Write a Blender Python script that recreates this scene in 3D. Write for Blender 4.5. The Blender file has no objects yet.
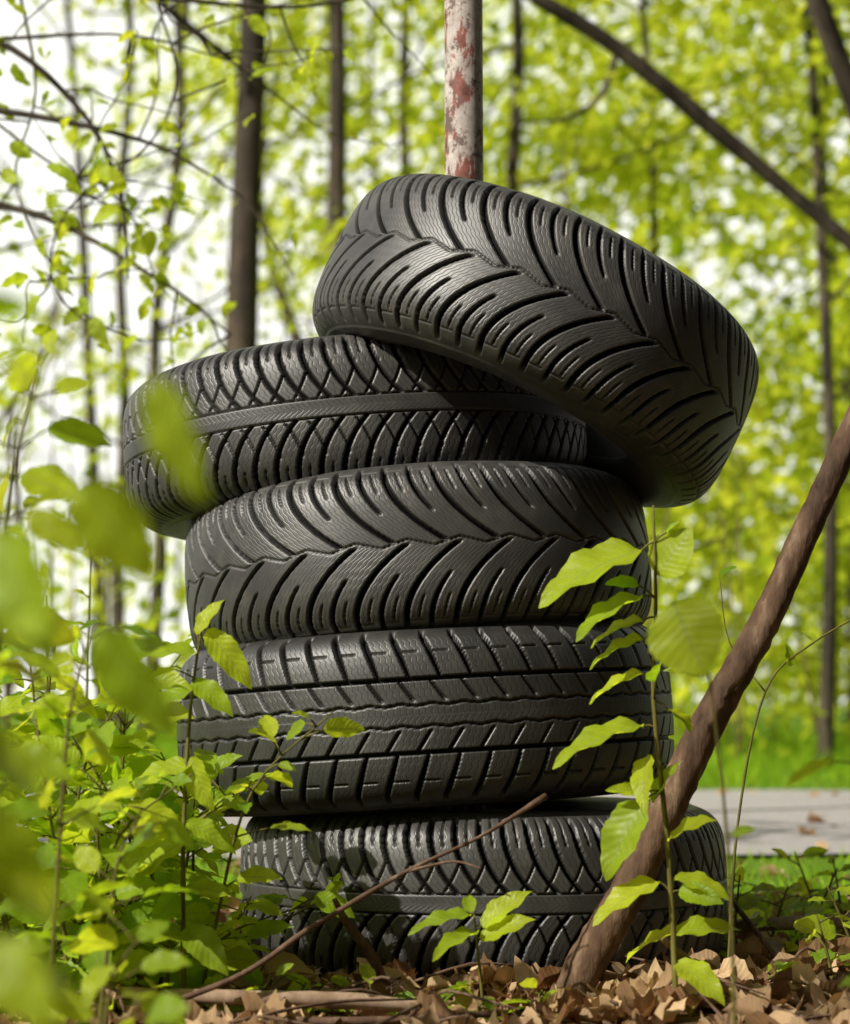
import bpy, math, numpy as np
from mathutils import Matrix, Vector, Euler
RS = np.random.RandomState(7)
scene = bpy.context.scene
SUN = np.array([-.62,-.44,.61])

# ------------------------------------------------------------------ helpers
def crom(P, n=6):
    P = np.asarray(P, float)
    Q = np.vstack([2*P[0]-P[1], P, 2*P[-1]-P[-2]])
    out = []
    t = np.linspace(0, 1, n, endpoint=False)[:, None]
    for i in range(1, len(Q)-2):
        a, b, c, d = Q[i-1], Q[i], Q[i+1], Q[i+2]
        out.append(0.5*((2*b)+(c-a)*t+(2*a-5*b+4*c-d)*t**2+(-a+3*b-3*c+d)*t**3))
    out.append(P[-1][None, :])
    return np.vstack(out)

def sstep(a, b, x):
    t = np.clip((x-a)/(b-a), 0, 1)
    return t*t*(3-2*t)

class MB:
    def __init__(s):
        s.V=[]; s.F=[]; s.M=[]; s.U=[]; s.R=[]; s.n=0
    def add(s, V, F, mat=0, UV=None, rnd=0.5):
        V=np.asarray(V,float); F=np.asarray(F,int)
        s.V.append(V); s.F.append(F+s.n); s.M.append(np.full(len(F),mat))
        s.U.append(np.zeros((len(V),2)) if UV is None else UV)
        s.R.append(np.full(len(V),rnd) if np.isscalar(rnd) else rnd)
        s.n+=len(V)
    def build(s, name, mats, smooth=True):
        V=np.vstack(s.V); F=np.vstack(s.F); M=np.concatenate(s.M); U=np.vstack(s.U); R=np.concatenate(s.R)
        me=bpy.data.meshes.new(name)
        me.vertices.add(len(V)); me.vertices.foreach_set('co', V.astype(np.float32).ravel())
        me.loops.add(F.size); me.loops.foreach_set('vertex_index', F.astype(np.int32).ravel())
        me.polygons.add(len(F))
        me.polygons.foreach_set('loop_start', np.arange(0,F.size,4,dtype=np.int32))
        me.polygons.foreach_set('loop_total', np.full(len(F),4,dtype=np.int32))
        me.polygons.foreach_set('material_index', M.astype(np.int32))
        me.polygons.foreach_set('use_smooth', np.full(len(F),smooth))
        for m in mats: me.materials.append(m)
        uv=me.uv_layers.new(name='UVMap')
        uv.data.foreach_set('uv', U[F.ravel()].astype(np.float32).ravel())
        at=me.attributes.new('rnd','FLOAT','POINT'); at.data.foreach_set('value', R.astype(np.float32))
        me.update(); me.validate()
        ob=bpy.data.objects.new(name, me); scene.collection.objects.link(ob)
        return ob

def tube(mb, P, rad, mat=0, seg=8, n=5, wob=0.0):
    P=np.asarray(P,float); rad=np.asarray(rad,float)
    C=crom(np.hstack([P, rad[:,None]]), n)
    R=np.maximum(C[:,3],0.0002); C=C[:,:3]
    T=np.gradient(C,axis=0); T/=np.linalg.norm(T,axis=1)[:,None]+1e-9
    ref=np.array([0.13,0.97,0.2]) if abs(T[:,1]).mean()<0.7 else np.array([0.9,0.1,0.3])
    A=np.cross(T,ref); A/=np.linalg.norm(A,axis=1)[:,None]+1e-9
    B=np.cross(T,A)
    k=len(C); th=np.linspace(0,2*np.pi,seg,endpoint=False)
    rr=R[:,None]*(1+wob*RS.randn(k,seg))
    V=C[:,None,:]+rr[:,:,None]*(np.cos(th)[None,:,None]*A[:,None,:]+np.sin(th)[None,:,None]*B[:,None,:])
    V=np.concatenate([C[:1,None,:]+0.05*(V[:1]-C[:1,None,:]), V, C[-1:,None,:]+0.05*(V[-1:]-C[-1:,None,:])])
    k+=2
    i=np.arange(k-1)[:,None]; j=np.arange(seg)[None,:]; j2=(j+1)%seg
    F=np.stack([i*seg+j, i*seg+j2, (i+1)*seg+j2, (i+1)*seg+j],-1).reshape(-1,4)
    mb.add(V.reshape(-1,3),F,mat)
    return C

def leaf_tpl(nu=8, nv=4, width=0.28, fold=0.35, droop=0.18, wave=0.02, lobes=0.0, curl=0.0, peak=0.6, serr=0.0):
    u=np.linspace(0.0,1,nu+1)[:,None]; v=np.linspace(-1,1,nv+1)[None,:]
    p=(u**peak)*((1-u)**0.85); p=p/p.max()
    hw=width*np.maximum(p,0.012)
    if lobes>0: hw=hw*(1+lobes*np.sin(u*np.pi*7))
    if serr>0: hw=hw*(1+serr*((np.arange(nu+1)%2)[:,None]-.5))
    y=v*hw; x=u+0*v
    z=fold*np.abs(v)*hw-droop*u**2+wave*np.sin(u*17+v*1.3)*np.abs(v)+curl*(v**2)*hw*2
    V=np.stack([x,y,z],-1).reshape(-1,3)
    i=np.arange(nu)[:,None]; j=np.arange(nv)[None,:]; w=nv+1
    F=np.stack([i*w+j,(i+1)*w+j,(i+1)*w+j+1,i*w+j+1],-1).reshape(-1,4)
    U=np.stack([u+0*v, (v+1)/2+0*u],-1).reshape(-1,2)
    return V,F,U
FAR=(np.array([[0,0,0],[.5,.32,.05],[1,0,-.05],[.45,-.32,.05]]),np.array([[0,1,2,3]]),np.array([[0,.5],[.5,1],[1,.5],[.5,0.]]))

def norm(a): return a/(np.linalg.norm(a,axis=-1,keepdims=True)+1e-9)
def place(mb, tpl, O, D, N, S, mat=1, rnd=None, wscale=None):
    V0,F0,U0=tpl; O=np.atleast_2d(O); n=len(O)
    D=norm(np.atleast_2d(D)); N=np.atleast_2d(N)
    Y=norm(np.cross(N,D)); Z=np.cross(D,Y)
    S=np.broadcast_to(np.asarray(S,float),(n,))
    ws=np.ones(n) if wscale is None else np.broadcast_to(wscale,(n,))
    V=(V0[None,:,0,None]*D[:,None,:]+V0[None,:,1,None]*ws[:,None,None]*Y[:,None,:]+V0[None,:,2,None]*Z[:,None,:])*S[:,None,None]+O[:,None,:]
    k=len(V0)
    F=(F0[None]+(np.arange(n)*k)[:,None,None]).reshape(-1,4)
    if rnd is None: rnd=RS.rand(n)
    mb.add(V.reshape(-1,3),F,mat,np.tile(U0,(n,1)),np.repeat(rnd,k))
def sunny(n,s=.6):
    # leaves turn their faces to the light
    N_=norm(SUN+np.array([0,0,.35]))[None,:]+RS.randn(n,3)*s
    D=np.cross(N_,RS.randn(n,3)); return norm(D),N_

# ------------------------------------------------------------------ node helpers
def newmat(name):
    m=bpy.data.materials.new(name); m.use_nodes=True
    nt=m.node_tree; nt.nodes.clear()
    return m,nt,nt.nodes,nt.links
def N(nt,t,**k):
    n=nt.nodes.new(t)
    for a,b in k.items(): setattr(n,a,b)
    return n
def ramp(nt,src,stops):
    r=nt.nodes.new('ShaderNodeValToRGB'); e=r.color_ramp.elements
    while len(e)<len(stops): e.new(0.5)
    for q,(p,c) in zip(e,stops): q.position=p; q.color=(*c,1)
    nt.links.new(src,r.inputs[0]); return r.outputs[0]
def math_(nt,op,a,b=None,c=None):
    n=nt.nodes.new('ShaderNodeMath'); n.operation=op
    for i,x in enumerate((a,b,c)):
        if x is None: continue
        if isinstance(x,(int,float)): n.inputs[i].default_value=x
        else: nt.links.new(x,n.inputs[i])
    return n.outputs[0]
def mixc(nt,f,a,b,mode='MIX'):
    n=nt.nodes.new('ShaderNodeMixRGB'); n.blend_type=mode
    for i,x in enumerate((f,a,b)):
        if isinstance(x,(int,float)): n.inputs[i].default_value=x
        elif isinstance(x,tuple): n.inputs[i].default_value=(*x,1)
        else: nt.links.new(x,n.inputs[i])
    return n.outputs[0]
def noise(nt,scale,detail=4,rough=.55,vec=None):
    n=nt.nodes.new('ShaderNodeTexNoise'); n.inputs['Scale'].default_value=scale
    n.inputs['Detail'].default_value=detail; n.inputs['Roughness'].default_value=rough
    if vec is None:
        tc=nt.nodes.new('ShaderNodeTexCoord'); vec=tc.outputs['Object']
    nt.links.new(vec,n.inputs['Vector']); return n.outputs['Fac']
def finish(nt,sh):
    o=nt.nodes.new('ShaderNodeOutputMaterial'); nt.links.new(sh,o.inputs[0])

def leafmat(name, cA, cB, tA, tB, trans=0.5, rough=0.4, veins=True, spec=.35):
    m,nt,nd,lk=newmat(name)
    at=N(nt,'ShaderNodeAttribute',attribute_name='rnd')
    r=at.outputs['Fac']
    base=ramp(nt,r,[(0,cA),(1,cB)]); tr=ramp(nt,r,[(0,tA),(1,tB)])
    if veins:
        p=N(nt,'ShaderNodeBsdfPrincipled'); p.inputs['Roughness'].default_value=rough
        p.inputs['Specular IOR Level'].default_value=spec
    else:
        p=N(nt,'ShaderNodeBsdfDiffuse')
    t=N(nt,'ShaderNodeBsdfTranslucent')
    if veins:
        uv=N(nt,'ShaderNodeUVMap'); sp=N(nt,'ShaderNodeSeparateXYZ'); lk.new(uv.outputs[0],sp.inputs[0])
        u,v=sp.outputs[0],sp.outputs[1]
        av=math_(nt,'ABSOLUTE',math_(nt,'SUBTRACT',v,.5))
        ph=math_(nt,'FRACT',math_(nt,'MULTIPLY',math_(nt,'SUBTRACT',u,math_(nt,'MULTIPLY',av,.42)),9.0))
        tri=math_(nt,'ABSOLUTE',math_(nt,'SUBTRACT',ph,.5))
        side=math_(nt,'LESS_THAN',tri,.06)
        mid=math_(nt,'LESS_THAN',av,.03)
        ve=math_(nt,'MAXIMUM',math_(nt,'MULTIPLY',side,.45),mid)
        blot=math_(nt,'MULTIPLY_ADD',noise(nt,45,2),.6,.7)
        base=mixc(nt,1.0,base,blot,'MULTIPLY'); tr=mixc(nt,1.0,tr,blot,'MULTIPLY')
        base=mixc(nt,math_(nt,'MULTIPLY',ve,.4),base,(.38,.46,.14))
        tr=mixc(nt,math_(nt,'MULTIPLY',ve,.4),tr,(.2,.3,.03))
        bp=N(nt,'ShaderNodeBump'); bp.inputs['Strength'].default_value=.35; bp.inputs['Distance'].default_value=.002
        lk.new(tri,bp.inputs['Height']); lk.new(bp.outputs[0],p.inputs['Normal'])
        lk.new(base,p.inputs['Base Color'])
    else: lk.new(base,p.inputs['Color'])
    lk.new(tr,t.inputs['Color'])
    mx=N(nt,'ShaderNodeMixShader'); mx.inputs[0].default_value=trans
    lk.new(p.outputs[0],mx.inputs[1]); lk.new(t.outputs[0],mx.inputs[2])
    finish(nt,mx.outputs[0]); return m

def barkmat(name,c1,c2,c3,scale=14,bump=.6,stretch=.25,dist=.01,det=4):
    m,nt,nd,lk=newmat(name)
    tc=N(nt,'ShaderNodeTexCoord'); mp=N(nt,'ShaderNodeMapping'); mp.inputs['Scale'].default_value=(1,1,stretch)
    lk.new(tc.outputs['Object'],mp.inputs[0])
    a=noise(nt,scale,det,.65,mp.outputs[0]); b=noise(nt,scale*.25,1,.5,mp.outputs[0])
    c=ramp(nt,a,[(.3,c1),(.55,c2),(.75,c3)])
    c=mixc(nt,math_(nt,'MULTIPLY',b,.6),c,c1)
    p=N(nt,'ShaderNodeBsdfPrincipled'); p.inputs['Roughness'].default_value=.8; p.inputs['Specular IOR Level'].default_value=.25
    bp=N(nt,'ShaderNodeBump'); bp.inputs['Strength'].default_value=bump; bp.inputs['Distance'].default_value=dist
    lk.new(a,bp.inputs['Height']); lk.new(bp.outputs[0],p.inputs['Normal']); lk.new(c,p.inputs['Base Color'])
    finish(nt,p.outputs[0]); return m

M_leaf=leafmat('fresh_leaf',(.15,.30,.012),(.50,.60,.03),(.48,.74,.012),(.94,.98,.04),.54,.42,True,.3)
M_far=leafmat('canopy_leaf',(.20,.30,.012),(.70,.72,.05),(.50,.64,.02),(.92,.92,.08),.5,.5,False)
M_dark=leafmat('sky_blocker_leaf',(.03,.055,.010),(.07,.11,.02),(.05,.09,.01),(.12,.18,.02),.4,.5,False)  # dark leaf for the unseen masses added to hold back sky light
M_grass=leafmat('grass_blade',(.12,.26,.015),(.36,.54,.03),(.28,.55,.02),(.66,.85,.06),.4,.5,False)
M_dead=leafmat('dead_leaf',(.14,.06,.024),(.72,.50,.29),(.26,.09,.03),(.6,.34,.13),.22,.6,True,.2)
M_bark=barkmat('tree_bark',(.025,.020,.014),(.08,.062,.042),(.18,.145,.10),14,.6,.25,.01,3)
M_twig=barkmat('twig_bark',(.07,.04,.025),(.17,.10,.065),(.32,.22,.15),60,.5,.4,.002)
M_stem=barkmat('green_stem',(.09,.08,.02),(.16,.14,.03),(.22,.20,.06),80,.3,.4,.001,2)
M_log=barkmat('rough_bark',(.035,.020,.012),(.16,.092,.055),(.42,.29,.19),36,1.0,.3,.006,6)
M_pale=barkmat('pale_wood',(.24,.15,.10),(.44,.31,.21),(.60,.46,.34),50,.5,.5,.002)

def rubber(name,kind,lum):
    m,nt,nd,lk=newmat(name)
    uv=N(nt,'ShaderNodeUVMap'); sp=N(nt,'ShaderNodeSeparateXYZ'); lk.new(uv.outputs[0],sp.inputs[0])
    u,v=sp.outputs[0],sp.outputs[1]
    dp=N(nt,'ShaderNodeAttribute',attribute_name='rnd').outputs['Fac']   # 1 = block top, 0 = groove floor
    wav=math_(nt,'MULTIPLY',math_(nt,'SINE',math_(nt,'MULTIPLY',v,60.0)),.13)
    fr=math_(nt,'FRACT',math_(nt,'ADD',math_(nt,'MULTIPLY',u,kind),wav))
    line=math_(nt,'SUBTRACT',1.0,math_(nt,'SMOOTH_MIN',1.0,math_(nt,'MULTIPLY',math_(nt,'ABSOLUTE',math_(nt,'SUBTRACT',fr,.5)),6.0),.2))
    mask=math_(nt,'MULTIPLY',math_(nt,'LESS_THAN',math_(nt,'ABSOLUTE',v),.96),dp)
    sip=math_(nt,'MULTIPLY',line,mask)
    n1=noise(nt,7,4,.6); n2=noise(nt,140,3,.6)
    l=lum
    base=ramp(nt,n1,[(.3,(.022*l,.0215*l,.021*l)),(.7,(.042*l,.040*l,.037*l))])
    dust=ramp(nt,noise(nt,19,5,.7),[(.46,(0,0,0)),(.78,(1,1,1))])
    base=mixc(nt,math_(nt,'MULTIPLY',math_(nt,'MULTIPLY',dust,dp),.45),base,(.14*l,.127*l,.108*l))
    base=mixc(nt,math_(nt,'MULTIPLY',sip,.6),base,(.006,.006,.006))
    base=mixc(nt,math_(nt,'SUBTRACT',1.0,dp),base,(.004,.0038,.0035))  # groove floors coloured near black, standing in for the shade inside them
    p=N(nt,'ShaderNodeBsdfPrincipled')
    lk.new(base,p.inputs['Base Color'])
    lk.new(math_(nt,'MULTIPLY_ADD',n1,.26,.37),p.inputs['Roughness'])
    lk.new(math_(nt,'MULTIPLY_ADD',dp,.85,.05),p.inputs['Specular IOR Level'])
    h=math_(nt,'SUBTRACT',math_(nt,'MULTIPLY',n2,.6),math_(nt,'MULTIPLY',sip,.6))
    bp=N(nt,'ShaderNodeBump'); bp.inputs['Strength'].default_value=.4; bp.inputs['Distance'].default_value=.0010
    lk.new(h,bp.inputs['Height']); lk.new(bp.outputs[0],p.inputs['Normal'])
    finish(nt,p.outputs[0]); return m

# ------------------------------------------------------------------ tires
def tire(R, W, kind, NP, loc, roll, pitch, spin, mat, depth=.0085, NC=1200):
    k=W/.22
    half=[(.03,R-.0006),(.06,R-.003),(.081,R-.0085),(.095,R-.019),(.1045,R-.036),(.110,R-.060),(.107,R-.085),(.096,R-.104),(.085,R-.117),
          (.074,R-.120),(.072,R-.108),(.089,R-.085),(.094,R-.06),(.085,R-.032),(.06,R-.017)]
    pos=[(z*k,r) for z,r in half]; neg=[(-z*k,r) for z,r in half[::-1]]
    P=np.array([(0,R-.014)]+neg+[(0,R)]+pos+[(0,R-.014)])
    C=crom(P,30)
    d=np.concatenate([[0],np.cumsum(np.linalg.norm(np.diff(C,axis=0),axis=1))])
    mid=d[(len(neg)+1)*30]; w=d-mid
    WD=.128
    ws=np.concatenate([np.linspace(w[0],-.128,40,endpoint=False),np.linspace(-WD,WD,160),np.linspace(.128,w[-1],41)[1:]])
    z=np.interp(ws,w,C[:,0]); r=np.interp(ws,w,C[:,1])
    tz=np.gradient(z,ws); tr=np.gradient(r,ws); l=np.hypot(tz,tr); nz,nr=-tr/l,tz/l
    th=np.linspace(0,2*np.pi,NC+1)
    S=(th*R)[None,:]; t=(ws/.1)[:,None]; a=np.abs(t); side=(t>0)*1.0
    circ=2*np.pi*R; p=circ/NP
    ac=np.clip(a,0,1)
    if kind=='V':
        g=.074*(1-(1-ac)**2.1); slope=1.55*(1-ac)**1.1
        ph=(S+g)/p+side*.5
        idx=np.round(ph); dist=np.abs(ph-idx)*p/np.sqrt(1+slope**2)
        alt=(np.mod(idx,2)>.5)
        hw=np.where(alt,.0008+.0012*sstep(.3,.8,a),.0019+.0008*sstep(.1,.6,a))
        G=1-sstep(hw,hw+.0013,dist)
        G=G*np.where(alt,sstep(.36,.42,a),sstep(.0,.03,a))
        ph2=ph+.5; d2=np.abs(ph2-np.round(ph2))*p/np.sqrt(1+slope**2)
        G2=(1-sstep(.0005,.0015,d2))*sstep(.62,.68,a)*(1-sstep(.92,.97,a))
        cz=.0045*np.abs(2*np.mod(S/(2*p),1)-1)*2-.0045
        G5=(1-sstep(.0006,.0016,np.abs(ws[:,None]-cz)))*.35
        G6=(1-sstep(.0006,.0014,np.abs(a-.97)*.1))*.25*(np.mod(ph,1)<.7)
        G=np.maximum.reduce([G,G2*.6,G5,G6])
        U=ph
    elif kind=='S':
        # curved scale-like arcs leaving a narrow centre rib, each arc split by a short counter arc
        g=.050*(1-(1-ac)**2.4); slope=1.2*(1-ac)**1.4
        ph=(S+g)/p+side*.5; d1=np.abs(ph-np.round(ph))*p/np.sqrt(1+slope**2)
        hw=.0014+.0013*sstep(.2,.9,a)
        G1=(1-sstep(hw,hw+.0013,d1))*sstep(.11,.14,a)
        g2=.036*(1-(1-ac)**2.4)
        ph2=(S-g2)/p+side*.5+.35; d2=np.abs(ph2-np.round(ph2))*p*.85
        G2=(1-sstep(.0005,.0015,d2))*sstep(.13,.16,a)*(1-sstep(.50,.62,a))
        ph3=ph+.5; d3=np.abs(ph3-np.round(ph3))*p
        G7=(1-sstep(.0006,.0016,d3))*sstep(.66,.72,a)
        G3=(1-sstep(.0006,.0016,np.abs(a-.12)*.1))*.6
        G=np.maximum.reduce([G1,G2*.6,G7*.6,G3+0*S]); U=ph
    else:
        zig=.0022*np.sin(2*np.pi*S/p)
        g=.036*ac; ph=(S+g)/p+side*.5
        d1=np.abs(ph-np.round(ph))*p*.94
        hw=.0010+.0014*sstep(.4,.9,a)
        G1=(1-sstep(hw,hw+.0013,d1))*sstep(.44,.47,a)
        G2=1-sstep(.0016,.0030,np.abs(np.abs(ws[:,None])-.044))+0*S
        G3=1-sstep(.0007,.0019,np.abs(np.abs(ws[:,None]+zig*.5)-.013))
        ph4=(S+.07*ac)/p+side*.5; d4=np.abs(ph4-np.round(ph4))*p*.8
        G4=(1-sstep(.0008,.0022,d4))*sstep(.16,.20,a)*(1-sstep(.40,.44,a))
        G5=(1-sstep(.0006,.0016,np.abs(a-.78)*.1))*((np.mod(ph,1)<.6))*.6
        G=np.maximum.reduce([G1,G2*.9,G3*.6,G4*.8,G5]); U=ph
    fade=1-sstep(1.05,1.20,a)
    G=G*fade
    H=-depth*G
    aw=np.abs(ws)[:,None]
    for c,hh,wd in ((.128,.0012,.0022),(.150,.0008,.0015),(.196,.0015,.003)):
        H=H+hh*np.exp(-((aw-c)/wd)**2)*(r[:,None]>R-.12)*(aw<.215)
    H=H+.0008*np.sin(th*3+1)[None,:]*(a<1.3)+.0005*np.sin(th*7+2)[None,:]*np.cos(t*2)*(a<1.3)
    rr=r[:,None]+nr[:,None]*H; zz=z[:,None]+nz[:,None]*H
    V=np.stack([rr*np.cos(th),rr*np.sin(th),zz],-1)
    nrow=len(ws); w_=NC+1
    i=np.arange(nrow-1)[:,None]; j=np.arange(NC)[None,:]
    F=np.stack([i*w_+j,i*w_+j+1,(i+1)*w_+j+1,(i+1)*w_+j],-1).reshape(-1,4)
    mb=MB(); UV=np.stack([U+0*t,t+0*S],-1).reshape(-1,2)
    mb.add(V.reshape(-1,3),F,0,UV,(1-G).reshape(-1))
    ob=mb.build('tire',[mat])
    ob.matrix_world=Matrix.Translation(loc)@Matrix.Rotation(math.radians(pitch),4,'X')@Matrix.Rotation(math.radians(roll),4,'Y')@Matrix.Rotation(math.radians(spin),4,'Z')
    return ob
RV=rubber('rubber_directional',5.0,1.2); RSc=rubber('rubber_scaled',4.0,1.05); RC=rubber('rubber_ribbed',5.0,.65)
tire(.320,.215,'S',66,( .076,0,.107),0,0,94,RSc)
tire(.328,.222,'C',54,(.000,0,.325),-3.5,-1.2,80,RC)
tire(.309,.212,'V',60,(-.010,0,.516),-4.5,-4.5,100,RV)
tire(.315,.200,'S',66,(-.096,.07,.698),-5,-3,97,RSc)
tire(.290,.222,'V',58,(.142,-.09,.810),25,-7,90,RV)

# ------------------------------------------------------------------ pole
m,nt,nd,lk=newmat('flaking_paint')
tc=N(nt,'ShaderNodeTexCoord'); mp=N(nt,'ShaderNodeMapping'); mp.inputs['Scale'].default_value=(1,1,.4); lk.new(tc.outputs['Object'],mp.inputs[0])
n1=noise(nt,34,6,.7,mp.outputs[0]); n2=noise(nt,70,4,.6)
n4=noise(nt,22,5,.75)
paint=ramp(nt,n2,[(.3,(.38,.31,.27)),(.7,(.64,.58,.53))])
rust=ramp(nt,n2,[(.35,(.12,.040,.030)),(.65,(.34,.11,.08))])
f=ramp(nt,n1,[(.51,(0,0,0)),(.55,(1,1,1))])
c=mixc(nt,f,paint,rust)
f2=ramp(nt,n4,[(.53,(0,0,0)),(.58,(1,1,1))]); c=mixc(nt,f2,c,(.15,.10,.08))
p=N(nt,'ShaderNodeBsdfPrincipled'); p.inputs['Roughness'].default_value=.65; lk.new(c,p.inputs['Base Color'])
bp=N(nt,'ShaderNodeBump'); bp.inputs['Strength'].default_value=.7; bp.inputs['Distance'].default_value=.002; bp.invert=True
lk.new(n1,bp.inputs['Height']); lk.new(bp.outputs[0],p.inputs['Normal']); finish(nt,p.outputs[0])
mb=MB(); tube(mb,[(.055,.02,-.1),(.054,.02,.8),(.052,.02,1.5),(.050,.02,2.3)],[.0262]*4,0,28,6,.004)
mb.build('metal_pole',[m])

# ------------------------------------------------------------------ ground
def gh(x,y):
    h=.014*np.sin(3.1*x+1)*np.cos(2.7*y+.4)+.007*np.sin(9*x+2*y)+.004*np.sin(17*y-5*x)
    mk=1-sstep(1.2,2.0,y)
    rr=np.hypot(x-.05,y); mk=mk*sstep(.38,.7,rr)*(1-sstep(4,8,np.hypot(x,y)))
    return h*mk
g=np.sinh(np.linspace(-1,1,241)*7.2)/np.sinh(7.2)*220
X,Y=np.meshgrid(g,g,indexing='ij')
V=np.stack([X,Y,gh(X,Y)],-1).reshape(-1,3); n=len(g)
i=np.arange(n-1)[:,None]; j=np.arange(n-1)[None,:]
F=np.stack([i*n+j,(i+1)*n+j,(i+1)*n+j+1,i*n+j+1],-1).reshape(-1,4)
m,nt,nd,lk=newmat('forest_soil')
a=noise(nt,40,5,.7); b=noise(nt,.9,3,.6)
c=ramp(nt,a,[(.3,(.04,.025,.014)),(.55,(.11,.07,.04)),(.75,(.22,.15,.09))])
gr=ramp(nt,a,[(.3,(.06,.14,.015)),(.7,(.22,.36,.03))])
geo=N(nt,'ShaderNodeNewGeometry'); sp=N(nt,'ShaderNodeSeparateXYZ'); lk.new(geo.outputs['Position'],sp.inputs[0])
yy=math_(nt,'MULTIPLY_ADD',b,1.6,sp.outputs[1])
mr=N(nt,'ShaderNodeMapRange'); lk.new(yy,mr.inputs[0]); mr.inputs[1].default_value=.7; mr.inputs[2].default_value=2.0
c=mixc(nt,mr.outputs[0],c,gr)
p=N(nt,'ShaderNodeBsdfPrincipled'); p.inputs['Roughness'].default_value=.95; p.inputs['Specular IOR Level'].default_value=.1; lk.new(c,p.inputs['Base Color'])
bp=N(nt,'ShaderNodeBump'); bp.inputs['Strength'].default_value=.8; bp.inputs['Distance'].default_value=.02
lk.new(a,bp.inputs['Height']); lk.new(bp.outputs[0],p.inputs['Normal']); finish(nt,p.outputs[0])
mb=MB(); mb.add(V,F); mb.build('ground',[m])
# path
m,nt,nd,lk=newmat('gravel_path')
a=noise(nt,70,4,.7); b=noise(nt,1.5,3)
c=ramp(nt,a,[(.3,(.30,.28,.27)),(.7,(.60,.57,.55))]); c=mixc(nt,math_(nt,'MULTIPLY',b,.5),c,(.26,.23,.21))
p=N(nt,'ShaderNodeBsdfPrincipled'); p.inputs['Roughness'].default_value=.9; lk.new(c,p.inputs['Base Color'])
bp=N(nt,'ShaderNodeBump'); bp.inputs['Strength'].default_value=.5; bp.inputs['Distance'].default_value=.01
lk.new(a,bp.inputs['Height']); lk.new(bp.outputs[0],p.inputs['Normal']); finish(nt,p.outputs[0])
xs=np.linspace(-40,40,641); ys=np.linspace(0,1,9)
X,Yv=np.meshgrid(xs,ys,indexing='ij')
e0=2.10+.07*np.sin(X*2.1)+.04*np.sin(X*7)+.015*X; e1=5.9+.10*np.sin(X*1.3+1)+.05*np.sin(X*6)+.015*X
Yp=e0+(e1-e0)*Yv; Z=.010+.03*np.sin(np.pi*Yv)
V=np.stack([X,Yp,Z],-1).reshape(-1,3); n=len(ys)
i=np.arange(len(xs)-1)[:,None]; j=np.arange(n-1)[None,:]
F=np.stack([i*n+j,(i+1)*n+j,(i+1)*n+j+1,i*n+j+1],-1).reshape(-1,4)
mb=MB(); mb.add(V,F); mb.build('path',[m])

# ------------------------------------------------------------------ grass
bl=np.array([[0,-.04,0],[0,.04,0],[.5,-.035,.0],[.5,.035,.0],[.97,-.004,-.16],[.97,.004,-.16]])
bl=(bl,np.array([[0,2,3,1],[2,4,5,3]]),np.array([[0,0],[0,1],[.5,0],[.5,1],[1,0],[1,1.]]))
def grass(n,x0,x1,y0,y1,s0,s1,mb):
    x=RS.uniform(x0,x1,n); y=RS.uniform(y0,y1,n)
    keep=(np.sin(x*3.1+y*1.7)+np.sin(x*1.3-y*4.1)+RS.randn(n)*.8)>-.9
    x,y=x[keep],y[keep]; n=len(x)
    D=np.stack([RS.randn(n)*.5,RS.randn(n)*.5,np.ones(n)],-1)
    place(mb,bl,np.stack([x,y,gh(x,y)-.005],-1),D,RS.randn(n,3),RS.uniform(s0,s1,n),0)
mb=MB(); grass(9000,-3,3.2,.9,2.15,.02,.06,mb); grass(15000,-6,7,5.95,10,.06,.16,mb); grass(8000,-9,10,10,18,.1,.25,mb); grass(2400,.2,1.6,.15,1.1,.03,.07,mb)
mb.build('grass',[M_grass])

# ------------------------------------------------------------------ dead leaf litter
T=[leaf_tpl(8,4,.34,.1,.25,.05,.10,.5),leaf_tpl(8,4,.30,.6,-.2,.05,.0,-.3),leaf_tpl(9,4,.36,-.2,.35,.06,.22,.6),leaf_tpl(7,4,.26,.9,.1,.03,0,.2)]
mb=MB()
def litter(n,x0,x1,y0,y1,zmax,s0=.025,s1=.066):
    for tpl in T:
        k=n//4
        x=RS.uniform(x0,x1,k); y=RS.uniform(y0,y1,k)
        ok=np.hypot(x-.076,y)>.33; x,y=x[ok],y[ok]; k=len(x)
        th=RS.uniform(0,6.28,k)
        D=np.stack([np.cos(th),np.sin(th),RS.randn(k)*.28],-1)
        Nn=np.stack([RS.randn(k)*.5,RS.randn(k)*.5,np.ones(k)],-1)
        place(mb,tpl,np.stack([x,y,gh(x,y)+RS.rand(k)**2*zmax+.003],-1),D,Nn,RS.uniform(s0,s1,k),0,RS.rand(k)**1.2,RS.uniform(.8,1.5,k))
litter(2400,-1.3,1.5,-.95,0.0,.015); litter(900,-1.6,1.8,0,1.0,.012); litter(200,-2.5,2.8,1.0,2.9,.01); litter(200,-3,4,2.4,6.0,.03,.04,.07)
litter(160,-.3,.5,-.48,-.32,.03)
mb.build('dead_leaf_litter',[M_dead])

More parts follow.
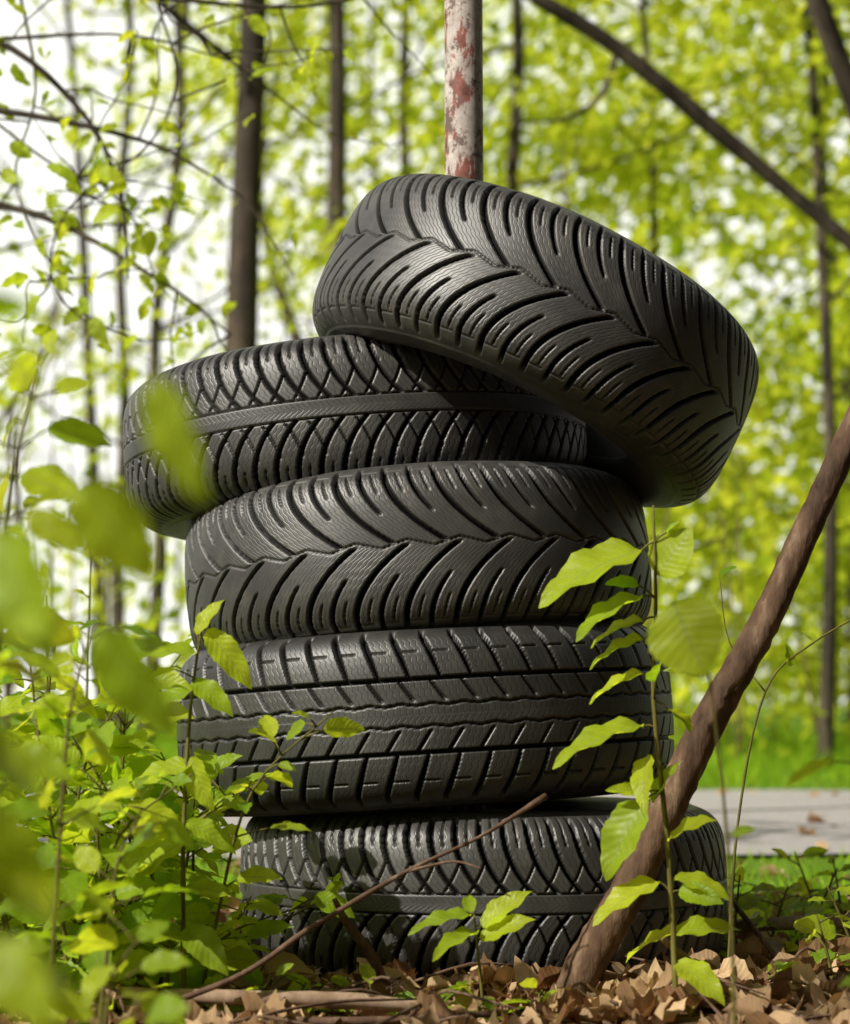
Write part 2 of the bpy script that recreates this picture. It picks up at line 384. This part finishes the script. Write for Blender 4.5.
# ------------------------------------------------------------------ fallen sticks
def stick(name,P,R,mat,wob=.05,subs=()):
    mb=MB(); tube(mb,P,R,0,9,6,wob)
    for sP,sR in subs: tube(mb,sP,sR,0,7,5,wob)
    mb.build(name,[mat])
stick('fallen_stick',[(-.42,-.62,.045),(-.22,-.64,.038),(-.08,-.62,.032),(.02,-.60,.020)],[.006,.008,.009,.006],M_pale)
stick('fallen_stick',[(-.34,-.68,.012),(-.2,-.66,.06),(-.12,-.63,.11),(-.02,-.58,.165),(.06,-.54,.20),(.135,-.5,.243)],[.0035,.0032,.003,.0025,.002,.004],M_twig,.06,
      [([(-.02,-.58,.165),(.03,-.57,.175),(.06,-.6,.17)],[.002,.0015,.001])])
stick('fallen_stick',[(-.10,-.52,.13),(-.085,-.50,.10),(-.06,-.48,.065),(-.045,-.46,.03),(-.03,-.45,.0)],[.003,.005,.006,.005,.005],M_twig)
stick('fallen_stick',[(.26,-.55,.09),(.31,-.6,.05),(.39,-.66,.015),(.45,-.7,.01)],[.004,.006,.007,.005],M_twig)
stick('fallen_stick',[(-.3,-.6,.02),(-.1,-.68,.018),(.1,-.62,.02)],[.004,.005,.003],M_twig)
stick('fallen_stick',[(.35,.2,.03),(.6,.1,.05),(.85,.3,.02)],[.008,.01,.006],M_pale)
stick('fallen_stick',[(.45,-.1,.02),(.36,.1,.16),(.33,.3,.30)],[.004,.003,.002],M_twig)
mb=MB()
for k in range(260):
    x,y=RS.uniform(-1.1,1.2),RS.uniform(-.9,.9)
    if math.hypot(x-.076,y)<.36: continue
    a=RS.uniform(0,6.28); l=RS.uniform(.06,.22); q=RS.randn(2)*.02
    z=gh(x,y)+.02
    tube(mb,[(x,y,z),(x+l*.5*math.cos(a)+q[0],y+l*.5*math.sin(a)+q[1],z+RS.uniform(0,.03)),(x+l*math.cos(a),y+l*math.sin(a),z+RS.uniform(-.01,.03))],[.002,.002,.001],0,5,3,.08)
mb.build('twig_litter',[M_twig])

# leaning branch
mb=MB()
B=[(.155,-.44,-.02),(.185,-.445,.055),(.232,-.45,.135),(.276,-.45,.228),(.322,-.45,.322),(.388,-.45,.437),(.436,-.45,.54),(.490,-.45,.655),(.60,-.43,.90),(.72,-.40,1.2),(.80,-.35,1.5)]
tube(mb,B,[.0235,.0225,.021,.0205,.019,.0175,.016,.015,.013,.011,.008],0,24,12,.035)
tube(mb,[(.322,-.45,.322),(.345,-.47,.36),(.362,-.49,.38)],[.005,.0035,.0025],0,8,4,.05)
tube(mb,[(.60,-.43,.90),(.55,-.36,1.05),(.53,-.3,1.2)],[.009,.007,.004],0,8,4,.05)
mb.build('leaning_branch',[M_log])

# ------------------------------------------------------------------ saplings / undergrowth plants
L=[leaf_tpl(16,4,.25,.35,.18,.02,serr=.10),leaf_tpl(16,4,.29,.25,.30,.03,serr=.08),leaf_tpl(16,4,.22,.5,.05,.02,serr=.10),leaf_tpl(16,4,.34,.2,.12,.02,serr=.07)]
def sapling(name,stem,rad,n=12,size=.06,start=.25,explicit=(),mb=None,spread=1.0):
    own=mb is None
    if own: mb=MB()
    C=tube(mb,stem,rad,0,7,5,.03)
    k=len(C)
    ang=RS.uniform(0,6.28)
    for q in range(n):
        f=start+(1-start)*(q+.5)/max(n,1)
        idx=min(int(f*(k-1)),k-1); o=C[idx]
        ang+=2.4+RS.randn()*.4
        up=RS.uniform(.1,.8)*(0.6+.6*f)
        D=norm(np.array([math.cos(ang)*spread,math.sin(ang)*spread,up]))
        s=size*RS.uniform(.55,1.25)*(1.1-.35*f)
        pet=o+D*s*RS.uniform(.15,.9)
        tube(mb,[o,(o+pet)/2+[0,0,.001],pet],[.0011,.001,.0008],0,4,2)
        D2=norm(D+np.array([0,0,RS.uniform(-.85,.2)]))
        place(mb,L[RS.randint(4)],pet,D2,np.array([RS.randn()*.45-.42,RS.randn()*.45-.38,.75]),s,1,RS.rand(1))
    for (b,t_,w,nrm) in explicit:
        b=np.array(b,float); t_=np.array(t_,float); D=t_-b; l=np.linalg.norm(D)
        j=np.argmin(np.linalg.norm(C-b,axis=1))
        tube(mb,[C[j],(C[j]+b)/2+[0,0,.002],b],[.0013,.0012,.001],0,5,2)
        place(mb,L[1] if w<1.2 else L[3],b,D,np.array(nrm,float)+np.array([-.25,0,.1]),l,1,.3+.7*RS.rand(1),[w])
    if own: return mb.build(name,[M_stem,M_leaf])

y=-.60
E=[((.235,y,.512),(.119,y-.03,.482),.9,(-.3,-.75,.9)),
   ((.252,y,.485),(.284,y-.02,.535),1.3,(-.3,-1,.2)),
   ((.236,y,.462),(.157,y-.04,.439),.8,(-.1,-.4,1)),
   ((.236,y,.435),(.175,y+.03,.425),.7,(-.1,-.5,1)),
   ((.236,y,.415),(.173,y+.03,.402),.8,(-.1,-.5,1)),
   ((.236,y,.378),(.173,y+.02,.364),.75,(-.1,-.4,1)),
   ((.236,y,.322),(.135,y-.03,.308),.75,(-.1,-.45,1)),
   ((.240,y,.29),(.222,y-.05,.245),.7,(-.5,-1,.2)),
   ((.235,y,.242),(.183,y-.02,.170),.9,(-.3,-1,.5)),
   ((.235,y,.250),(.200,y-.02,.260),.7,(-.3,-1,.5)),
   ((.252,y,.155),(.175,y-.02,.132),.8,(-.1,-.6,1)),
   ((.262,y,.20),(.295,y-.04,.235),.9,(-.2,-.5,1)),
   ((.268,y,.16),(.325,y-.03,.152),.8,(0,-.5,1)),
   ((.268,y,.10),(.335,y,.120),.8,(0,-.7,1)),
   ((.268,y,.10),(.21,y+.05,.085),.8,(0,-.4,1)),
   ((.270,y,.07),(.310,y-.06,.05),.8,(0,-.5,1)),
   ((.245,y,.24),(.265,y,.29),.7,(-1,-.7,.2)),
   ((.262,y,.34),(.295,y+.04,.33),.7,(0,-.5,1)),]
sapling('sapling',[(.270,y,-.01),(.262,y,.18),(.247,y,.35),(.250,y,.46),(.248,y,.561)],[.0035,.003,.0026,.002,.0012],6,.045,.15,E)
# nearer, slightly soft sapling with one round leaf in front of the branch
y=-1.15
sapling('sapling',[(.262,y,-.01),(.258,y,.20),(.246,y,.34),(.238,y,.395)],[.002,.0016,.0012,.0008],2,.03,.2,
   [((.212,y,.432),(.235,y-.02,.372),1.5,(-.3,-1,.3))])
y=-.58
E=[((.062,y,.105),(.104,y-.01,.152),.8,(-.5,-1,.7)),((.050,y,.118),(-.016,y-.02,.118),.65,(-.2,-.6,1)),((.056,y,.10),(.010,y-.06,.098),.6,(0,-.6,1)),
   ((.060,y,.092),(.105,y-.03,.125),.8,(-.4,-1,.9)),((.05,y,.12),(.045,y+.03,.145),.7,(.2,-1,.2))]
sapling('seedling',[(.066,y,-.01),(.060,y,.05),(.053,y,.12)],[.002,.0018,.001],0,.05,.2,E)
# left thicket, in focus plane and a bit nearer
for q in range(54):
    bx=RS.uniform(-.78,-.25); by=RS.uniform(-.75,.15)
    if q<12: bx=RS.uniform(-.42,-.27); by=RS.uniform(-.62,-.36)
    if by>-.3 and bx>-.34: bx-=.2
    h=RS.uniform(.15,.50)*(1.0 if bx<-.35 else .72)
    lx,ly=RS.randn()*.10+.01,RS.randn()*.06-.02
    sapling('sapling',[(bx,by,-.01),(bx+lx*.2+RS.randn()*.012,by+ly*.3,h*.35),(bx+lx*.7+RS.randn()*.012,by+ly*.9,h*.75),(bx+lx*1.3,by+ly*1.5,h)],[.0026,.002,.0015,.0008],int(10+h*34),RS.uniform(.045,.078),.08)
# tall one on the left with the pointed leaves beside the tires
y=-.62
E=[((-.235,y,.425),(-.185,y-.02,.370),.7,(-.1,-1,.8)),((-.245,y,.42),(-.225,y-.01,.46),.8,(-.5,-1,.4)),((-.245,y,.40),(-.31,y-.02,.41),.8,(-.1,-.7,1)),
   ((-.25,y,.37),(-.205,y-.03,.345),.8,(-.1,-.7,1)),((-.25,y,.36),(-.315,y-.02,.34),.8,(-.1,-.7,1)),((-.25,y,.29),(-.235,y-.02,.235),.9,(-.5,-1,.4)),
   ((-.25,y,.28),(-.32,y-.01,.27),.9,(-.1,-.7,1)),((-.255,y,.22),(-.20,y-.02,.20),.8,(-.1,-.7,1)),((-.255,y,.20),(-.33,y-.02,.165),.9,(-.1,-.7,1)),
   ((-.255,y,.15),(-.205,y-.02,.155),.8,(-.1,-.7,1)),((-.255,y,.11),(-.21,y-.04,.075),.9,(-.1,-.9,1)),((-.255,y,.10),(-.315,y-.04,.115),.9,(-.1,-.9,1))]
sapling('sapling',[(-.255,y,-.01),(-.258,y,.18),(-.252,y,.33),(-.240,y,.43)],[.003,.0026,.002,.001],3,.05,.15,E)
# low undergrowth right and behind
for q in range(60):
    R_=q%3>0
    bx=RS.uniform(.34,1.0) if R_ else RS.uniform(-1.4,-.5); by=RS.uniform(-.6,.5) if R_ else RS.uniform(-.5,1.4)
    h=RS.uniform(.04,.12) if R_ else RS.uniform(.3,.65)
    lx,ly=RS.randn()*.03,RS.randn()*.03
    sapling('seedling',[(bx,by,-.01),(bx+lx*.5,by+ly*.5,h*.5),(bx+lx,by+ly,h)],[.0025,.002,.001],int(5+h*18),RS.uniform(.035,.055),.1)
for q in range(9):
    bx=RS.uniform(-.25,.2); by=RS.uniform(-.62,-.45); h=RS.uniform(.03,.06)
    sapling('seedling',[(bx,by,-.01),(bx,by,h*.5),(bx+.01,by,h)],[.002,.0015,.001],5,.04,.3)
# near camera saplings (soft in the lens blur)
y=-2.2
E=[((-.103,y-.08,.475),(-.092,y-.08,.425),.75,(-.3,-1,.1)),
   ((-.158,y+.1,.45),(-.128,y+.1,.405),1.1,(-.2,-1,.3)),
   ((-.155,y+.15,.385),(-.125,y+.15,.33),.8,(-.4,-1,.5)),
   ((-.178,y,.42),(-.16,y-.03,.37),1.0,(-.4,-1,.3)),
   ((-.175,y,.39),(-.152,y+.02,.40),.8,(0,-.6,1)),
   ((-.178,y,.31),(-.165,y+.02,.265),1.0,(-.4,-1,.3)),
   ((-.190,y,.33),(-.150,y+.04,.315),1.0,(-.2,-1,.5)),
   ((-.190,y,.28),(-.145,y+.04,.265),.9,(-.2,-1,.5)),
   ((-.190,y,.24),(-.135,y+.06,.235),.9,(-.2,-1,.6)),
   ((-.178,y,.25),(-.155,y-.02,.222),1.1,(-.2,-1,.5))]
sapling('sapling',[(-.205,y,-.01),(-.195,y,.2),(-.182,y,.38),(-.170,y,.47),(-.14,y-.03,.50),(-.108,y-.07,.480)],[.002,.002,.0018,.0014,.0008,.0005],3,.04,.3,E)
for bx,by,h,nn in ((-.33,-1.6,.50,14),(-.36,-1.25,.62,22),(-.33,-1.1,.42,20),(-.27,-1.25,.16,10),(.40,-1.2,.33,8),(-.42,-1.0,.5,18),(-.30,-1.0,.25,12),(-.24,-1.5,.14,8)):
    sapling('sapling',[(bx,by,-.01),(bx+.01,by,h*.4),(bx+.02*np.sign(-bx),by,h*.8),(bx+.04*np.sign(-bx),by+.02,h)],[.0025,.002,.0015,.0008],nn,.055,.15)
# thin green shoot at right
mb=MB(); tube(mb,[(.36,-.3,.0),(.375,-.3,.2),(.41,-.3,.36),(.47,-.3,.42),(.56,-.3,.47)],[.0018,.0016,.0014,.0012,.0008],0,6,6,.03)
tube(mb,[(.41,-.3,.36),(.37,-.28,.42),(.36,-.27,.5)],[.0012,.001,.0006],0,5,4)
for o in ((.47,-.3,.42),(.52,-.3,.45),(.56,-.3,.47),(.36,-.27,.5),(.44,-.3,.39)):
    place(mb,L[0],np.array(o),np.array([RS.randn()*.4+.5,RS.randn()*.3,.5]),np.array([0,-.3,1]),.028,1,RS.rand(1))
mb.build('seedling',[M_stem,M_leaf])

# ------------------------------------------------------------------ trees
def branch(mb,o,d,l,r,depth,anchors,up=.15,seg=7):
    pts=[np.array(o,float)]; d=norm(np.array(d,float)); k=5
    for q in range(k):
        d=norm(d+RS.randn(3)*.20+np.array([0,0,up*.3])); pts.append(pts[-1]+d*l/k)
    rad=np.linspace(r,r*.35,k+1)
    tube(mb,pts,rad,0,seg,3,.04)
    if depth<=1: anchors+= [pts[i] for i in range(2,k+1)]
    if depth>0:
        for q in range(RS.randint(2,5)):
            i=RS.randint(1,k+1)
            dd=norm(d+RS.randn(3)*.75); branch(mb,pts[i],dd,l*RS.uniform(.35,.6),rad[i]*.6,depth-1,anchors,up,5)
def tree(x,y,h,r,lean=(0,0),limbs=9,first=1.5,leaves=3500,ls=.075,ll=2.0,spread=.28,extra=(),wig=.06):
    mb=MB(); pts=[]
    for q in range(8):
        f=q/7; pts.append((x+lean[0]*f+RS.randn()*wig*(q>0),y+lean[1]*f+RS.randn()*.05,h*f-.1*(q==0)))
    rad=[r*(1.25 if q==0 else 1-.75*q/7) for q in range(8)]
    tube(mb,pts,rad,0,14,6,.03)
    P=np.array(pts); an=[]
    for q in range(limbs):
        f=first/h+(1-first/h)*(q+RS.rand()*.6)/limbs; f=min(f,.99)
        o=np.array([np.interp(f,np.linspace(0,1,8),P[:,c]) for c in range(3)])
        a=RS.uniform(0,6.28); branch(mb,o,(math.cos(a),math.sin(a),RS.uniform(.1,.7)),ll*(1.15-.6*f)*RS.uniform(.7,1.2),r*.32*(1.1-.6*f),2,an)
    for e in extra:
        tube(mb,e[0],e[1],0,10,6,.03); an+=[np.array(v) for v in e[0][2:]]
    an=np.array(an)
    n=leaves; idx=RS.randint(0,len(an),n)
    O=an[idx]+RS.randn(n,3)*np.array([spread,spread,spread*.55])
    D,Nn=sunny(n)
    place(mb,FAR,O,D,Nn,RS.uniform(.6,1.3,n)*ls,1,np.clip(RS.rand(n)*.5+.5*RS.rand(len(an))[idx],0,1))
    return mb.build('tree',[M_bark,M_far])
tree(-.92,8.6,9,.100,(.05,.3),8,3.4,1500,.10,2.2,wig=.03)
tree(-.50,10.8,10,.075,(-.1,.2),8,4.4,1500,.10,2.2,wig=.04)
tree(.50,11.5,10,.055,(.1,0),8,3.4,2400,.10,2.0)
tree(-.1,15,11,.06,(.1,0),9,3.0,2600,.12,2.6)
tree(-1.9,13,10,.05,(.3,0),9,2.5,1500,.12,2.6)
tree(1.6,14,10,.045,(.1,.3),9,1.5,5200,.13,2.6)
tree(2.9,12,10,.045,(.2,0),10,1.2,6000,.12,2.6)
tree(3.6,17,11,.06,(-.2,0),10,1.0,6000,.14,3)
tree(.4,20,12,.07,(0,0),10,1.5,3800,.14,3)
tree(-2.8,19,11,.07,(0,0),10,2.5,1700,.14,3)
tree(-3.6,10,9,.07,(.2,0),9,2.0,1500,.11,2.5)
tree(4.6,10,9,.07,(.2,0),9,1.2,4000,.11,2.5)
tree(1.95,8.6,9,.035,(-.1,0),9,1.4,3600,.10,1.7,wig=.05)
# right tree with the big dark limbs
tree(1.75,5.9,8,.05,(.05,.2),5,3.0,2400,.07,1.8,.25,
     extra=[([(1.77,5.95,2.0),(1.42,5.9,2.28),(1.10,5.8,2.52),(.73,5.7,2.80),(.40,5.6,2.98),(.05,5.6,3.2)],[.030,.030,.034,.032,.028,.015]),
            ([(.73,5.7,2.80),(.66,5.7,2.62),(.52,5.65,2.52),(.34,5.6,2.50)],[.014,.010,.007,.003]),
            ([(1.78,6.0,2.4),(1.62,5.9,2.75),(1.48,5.8,3.1),(1.38,5.7,3.6)],[.045,.045,.04,.02])])
# left tree just outside the picture: fine branches reach in at the top left
mb=MB(); an=[]
tube(mb,[(-1.75,1.9,-.1),(-1.72,1.9,1.0),(-1.68,1.85,2.2),(-1.6,1.8,3.4)],[.075,.06,.045,.02],0,14,6,.03)
TW=[([(-1.70,1.88,1.5),(-1.3,1.85,1.62),(-.95,1.8,1.60),(-.6,1.75,1.52),(-.42,1.7,1.42)],[.018,.013,.009,.005,.002]),
    ([(-1.69,1.86,1.75),(-1.25,1.8,1.80),(-.9,1.7,1.72),(-.7,1.7,1.55),(-.62,1.65,1.36),(-.60,1.6,1.2)],[.016,.012,.008,.006,.004,.002]),
    ([(-1.68,1.85,2.0),(-1.2,1.8,1.98),(-.85,1.7,1.85),(-.55,1.6,1.78),(-.25,1.6,1.76),(-.02,1.55,1.80)],[.016,.012,.009,.006,.004,.002]),
    ([(-1.72,1.9,1.25),(-1.2,1.85,1.40),(-.85,1.8,1.38),(-.55,1.75,1.22),(-.4,1.7,1.1)],[.014,.010,.008,.004,.002]),
    ([(-.85,1.7,1.85),(-.8,1.65,1.6),(-.83,1.6,1.4),(-.75,1.6,1.22),(-.66,1.6,1.2)],[.004,.003,.0025,.002,.0015]),
    ([(-.55,1.6,1.78),(-.5,1.55,1.6),(-.55,1.5,1.45),(-.7,1.5,1.33),(-.74,1.5,1.2),(-.68,1.5,1.1),(-.58,1.5,1.08)],[.003,.0028,.0025,.0022,.002,.0016,.001]),
    ([(-.9,1.7,1.72),(-.6,1.6,1.70),(-.35,1.55,1.62)],[.005,.003,.001]),
    ([(-.95,1.8,1.6),(-.75,1.75,1.45),(-.6,1.7,1.40)],[.004,.003,.001]),
    ([(-1.2,1.8,1.98),(-.8,1.7,1.97),(-.3,1.6,1.9),(.1,1.5,1.82)],[.006,.005,.003,.001])]
for P,Rr in TW:
    C=tube(mb,P,Rr,0,7,6,.05); an+=list(C[8:])
    for q in range(6):
        i=RS.randint(6,len(C)); branch(mb,C[i],(RS.randn()*.7+.4,RS.randn()*.5,RS.randn()*.5-.15),RS.uniform(.12,.45),.0028,0,an,0,5)
an=np.array(an); n=240; idx=RS.randint(0,len(an),n)
O=an[idx]+RS.randn(n,3)*.025
D=np.stack([RS.randn(n)*.8,RS.randn(n)*.6,-RS.rand(n)*.9],-1)
Nn=np.stack([RS.randn(n)*.6-.3,RS.randn(n)*.8-.4,np.ones(n)*.8],-1)
place(mb,L[1],O,D,Nn,RS.uniform(.025,.06,n),1,.4+.6*RS.rand(n))
mb.build('tree',[M_bark,M_leaf])

# distant woodland and thicket (masses)
def clumps(mb,nc,per,xr,yr,zr,sp,ls,dens=None,mat=1):
    cx=RS.uniform(*xr,nc); cy=RS.uniform(*yr,nc); cz=RS.uniform(*zr,nc)
    if dens is not None:
        k=RS.rand(nc)<dens(cx,cy,cz); cx,cy,cz=cx[k],cy[k],cz[k]; nc=len(cx)
    idx=np.repeat(np.arange(nc),per); n=len(idx)
    O=np.stack([cx,cy,cz],-1)[idx]+RS.randn(n,3)*np.array([sp,sp,sp*.4]); O[:,2]=np.maximum(O[:,2],.03)
    D,Nn=sunny(n)
    place(mb,FAR,O,D,Nn,RS.uniform(.6,1.3,n)*ls,mat,np.clip(RS.rand(n)*.45+.55*RS.rand(nc)[idx],0,1))
mb=MB()
for q in range(36):
    x,y=RS.uniform(-20,22),RS.uniform(22,48); h=RS.uniform(9,15); r=RS.uniform(.05,.15)
    tube(mb,[(x,y,-.1),(x+RS.randn()*.3,y,h*.4),(x+RS.randn()*.5,y,h*.7),(x+RS.randn()*.8,y,h)],[r,r*.8,r*.5,r*.3],0,8,3,.02)
side=lambda x,y,z: np.clip(.54+.44*np.tanh((x/y*25+.4)/2.2)+.40*(z<3.5),.05,1)
clumps(mb,1600,34,(-20,22),(20,46),(.3,15),.75,.30,side)
mb.build('distant_trees',[M_bark,M_far])
# unseen leaf masses and trunks added behind, beside and overhead to block sky fill
mb=MB()
clumps(mb,460,26,(-10,16),(-17,-9),(.5,10),.9,.5)
clumps(mb,300,26,(8,15),(-9,9),(.5,10),.9,.5)
clumps(mb,200,26,(-15,-11),(-12,5),(.5,6),.9,.5)
clumps(mb,380,26,(-3.0,10),(-10,3.5),(9.0,12.5),.8,.5)
for q in range(30):
    x,y=(RS.uniform(-9,16),RS.uniform(-17,-9)) if q%2 else (RS.uniform(8,15),RS.uniform(-9,9)); r=RS.uniform(.12,.25)
    tube(mb,[(x,y,-.1),(x+RS.randn()*.3,y,4),(x+RS.randn()*.6,y,8),(x+RS.randn(),y+2,11)],[r,r*.8,r*.5,r*.2],0,8,3,.02)
mb.build('sky_blocker_trees',[M_bark,M_dark])
mb=MB()
for q in range(240):
    x,y=RS.uniform(-8,9),RS.uniform(7.0,17); h=RS.uniform(.8,3.2); r=RS.uniform(.006,.014)
    lx=RS.randn()*.3
    tube(mb,[(x,y,-.05),(x+lx*.4,y,h*.5),(x+lx,y+.1,h)],[r,r*.7,r*.3],0,5,3,.05)
clumps(mb,950,40,(-8,9),(8.5,18),(.2,3.4),.35,.12,lambda x,y,z: np.clip(.90-.22*z+.22*x,.08,1))
mb.build('thicket',[M_twig,M_far])

# ------------------------------------------------------------------ light, sky, camera
sd=Vector(SUN).normalized()
el=math.asin(sd.z); rot=math.atan2(sd.x,sd.y)
W=bpy.data.worlds.new('World'); scene.world=W; W.use_nodes=True
nt=W.node_tree; lk=nt.links; bg=nt.nodes['Background']; sk=nt.nodes.new('ShaderNodeTexSky'); sk.sky_type='NISHITA'
sk.sun_disc=False; sk.sun_elevation=el; sk.sun_rotation=rot; sk.dust_density=4.0
hs=nt.nodes.new('ShaderNodeHueSaturation'); hs.inputs['Saturation'].default_value=.45; hs.inputs['Value'].default_value=1.0
lk.new(sk.outputs[0],hs.inputs['Color'])
# bright patch added to the low sky ahead, for white gaps and backlight
tc=nt.nodes.new('ShaderNodeTexCoord'); sp=nt.nodes.new('ShaderNodeSeparateXYZ'); lk.new(tc.outputs['Generated'],sp.inputs[0])
mr=nt.nodes.new('ShaderNodeMapRange'); mr.interpolation_type='SMOOTHSTEP'; lk.new(sp.outputs[1],mr.inputs[0]); mr.inputs[1].default_value=.35; mr.inputs[2].default_value=.88
m2=nt.nodes.new('ShaderNodeMapRange'); m2.interpolation_type='SMOOTHSTEP'; lk.new(sp.outputs[2],m2.inputs[0]); m2.inputs[1].default_value=.75; m2.inputs[2].default_value=.35
cl=noise(nt,3.5,4,.55,tc.outputs['Generated'])
f=math_(nt,'MULTIPLY',math_(nt,'MULTIPLY',mr.outputs[0],m2.outputs[0]),math_(nt,'MULTIPLY_ADD',cl,.5,.75))
lk.new(mixc(nt,f,hs.outputs[0],(14.5,14.6,13.6)),bg.inputs[0]); bg.inputs[1].default_value=.09
sl=bpy.data.lights.new('sun','SUN'); sl.energy=5; sl.angle=math.radians(.5); sl.color=(1,.95,.84)
so=bpy.data.objects.new('sun',sl); so.rotation_euler=sd.to_track_quat('Z','Y').to_euler(); so.location=(-6,-3,8); scene.collection.objects.link(so)
cam=bpy.data.cameras.new('camera'); co=bpy.data.objects.new('camera',cam); scene.collection.objects.link(co)
co.location=(0,-3.2,.35); co.rotation_euler=(math.radians(90+4.48),0,0)
cam.sensor_fit='VERTICAL'; cam.sensor_height=36; cam.sensor_width=30; cam.lens=84.4
cam.clip_end=1000; cam.clip_start=.05
cam.dof.use_dof=True; cam.dof.focus_distance=2.92; cam.dof.aperture_fstop=5.6
scene.camera=co
scene.view_settings.view_transform='Standard'; scene.view_settings.look='None'; scene.view_settings.exposure=0
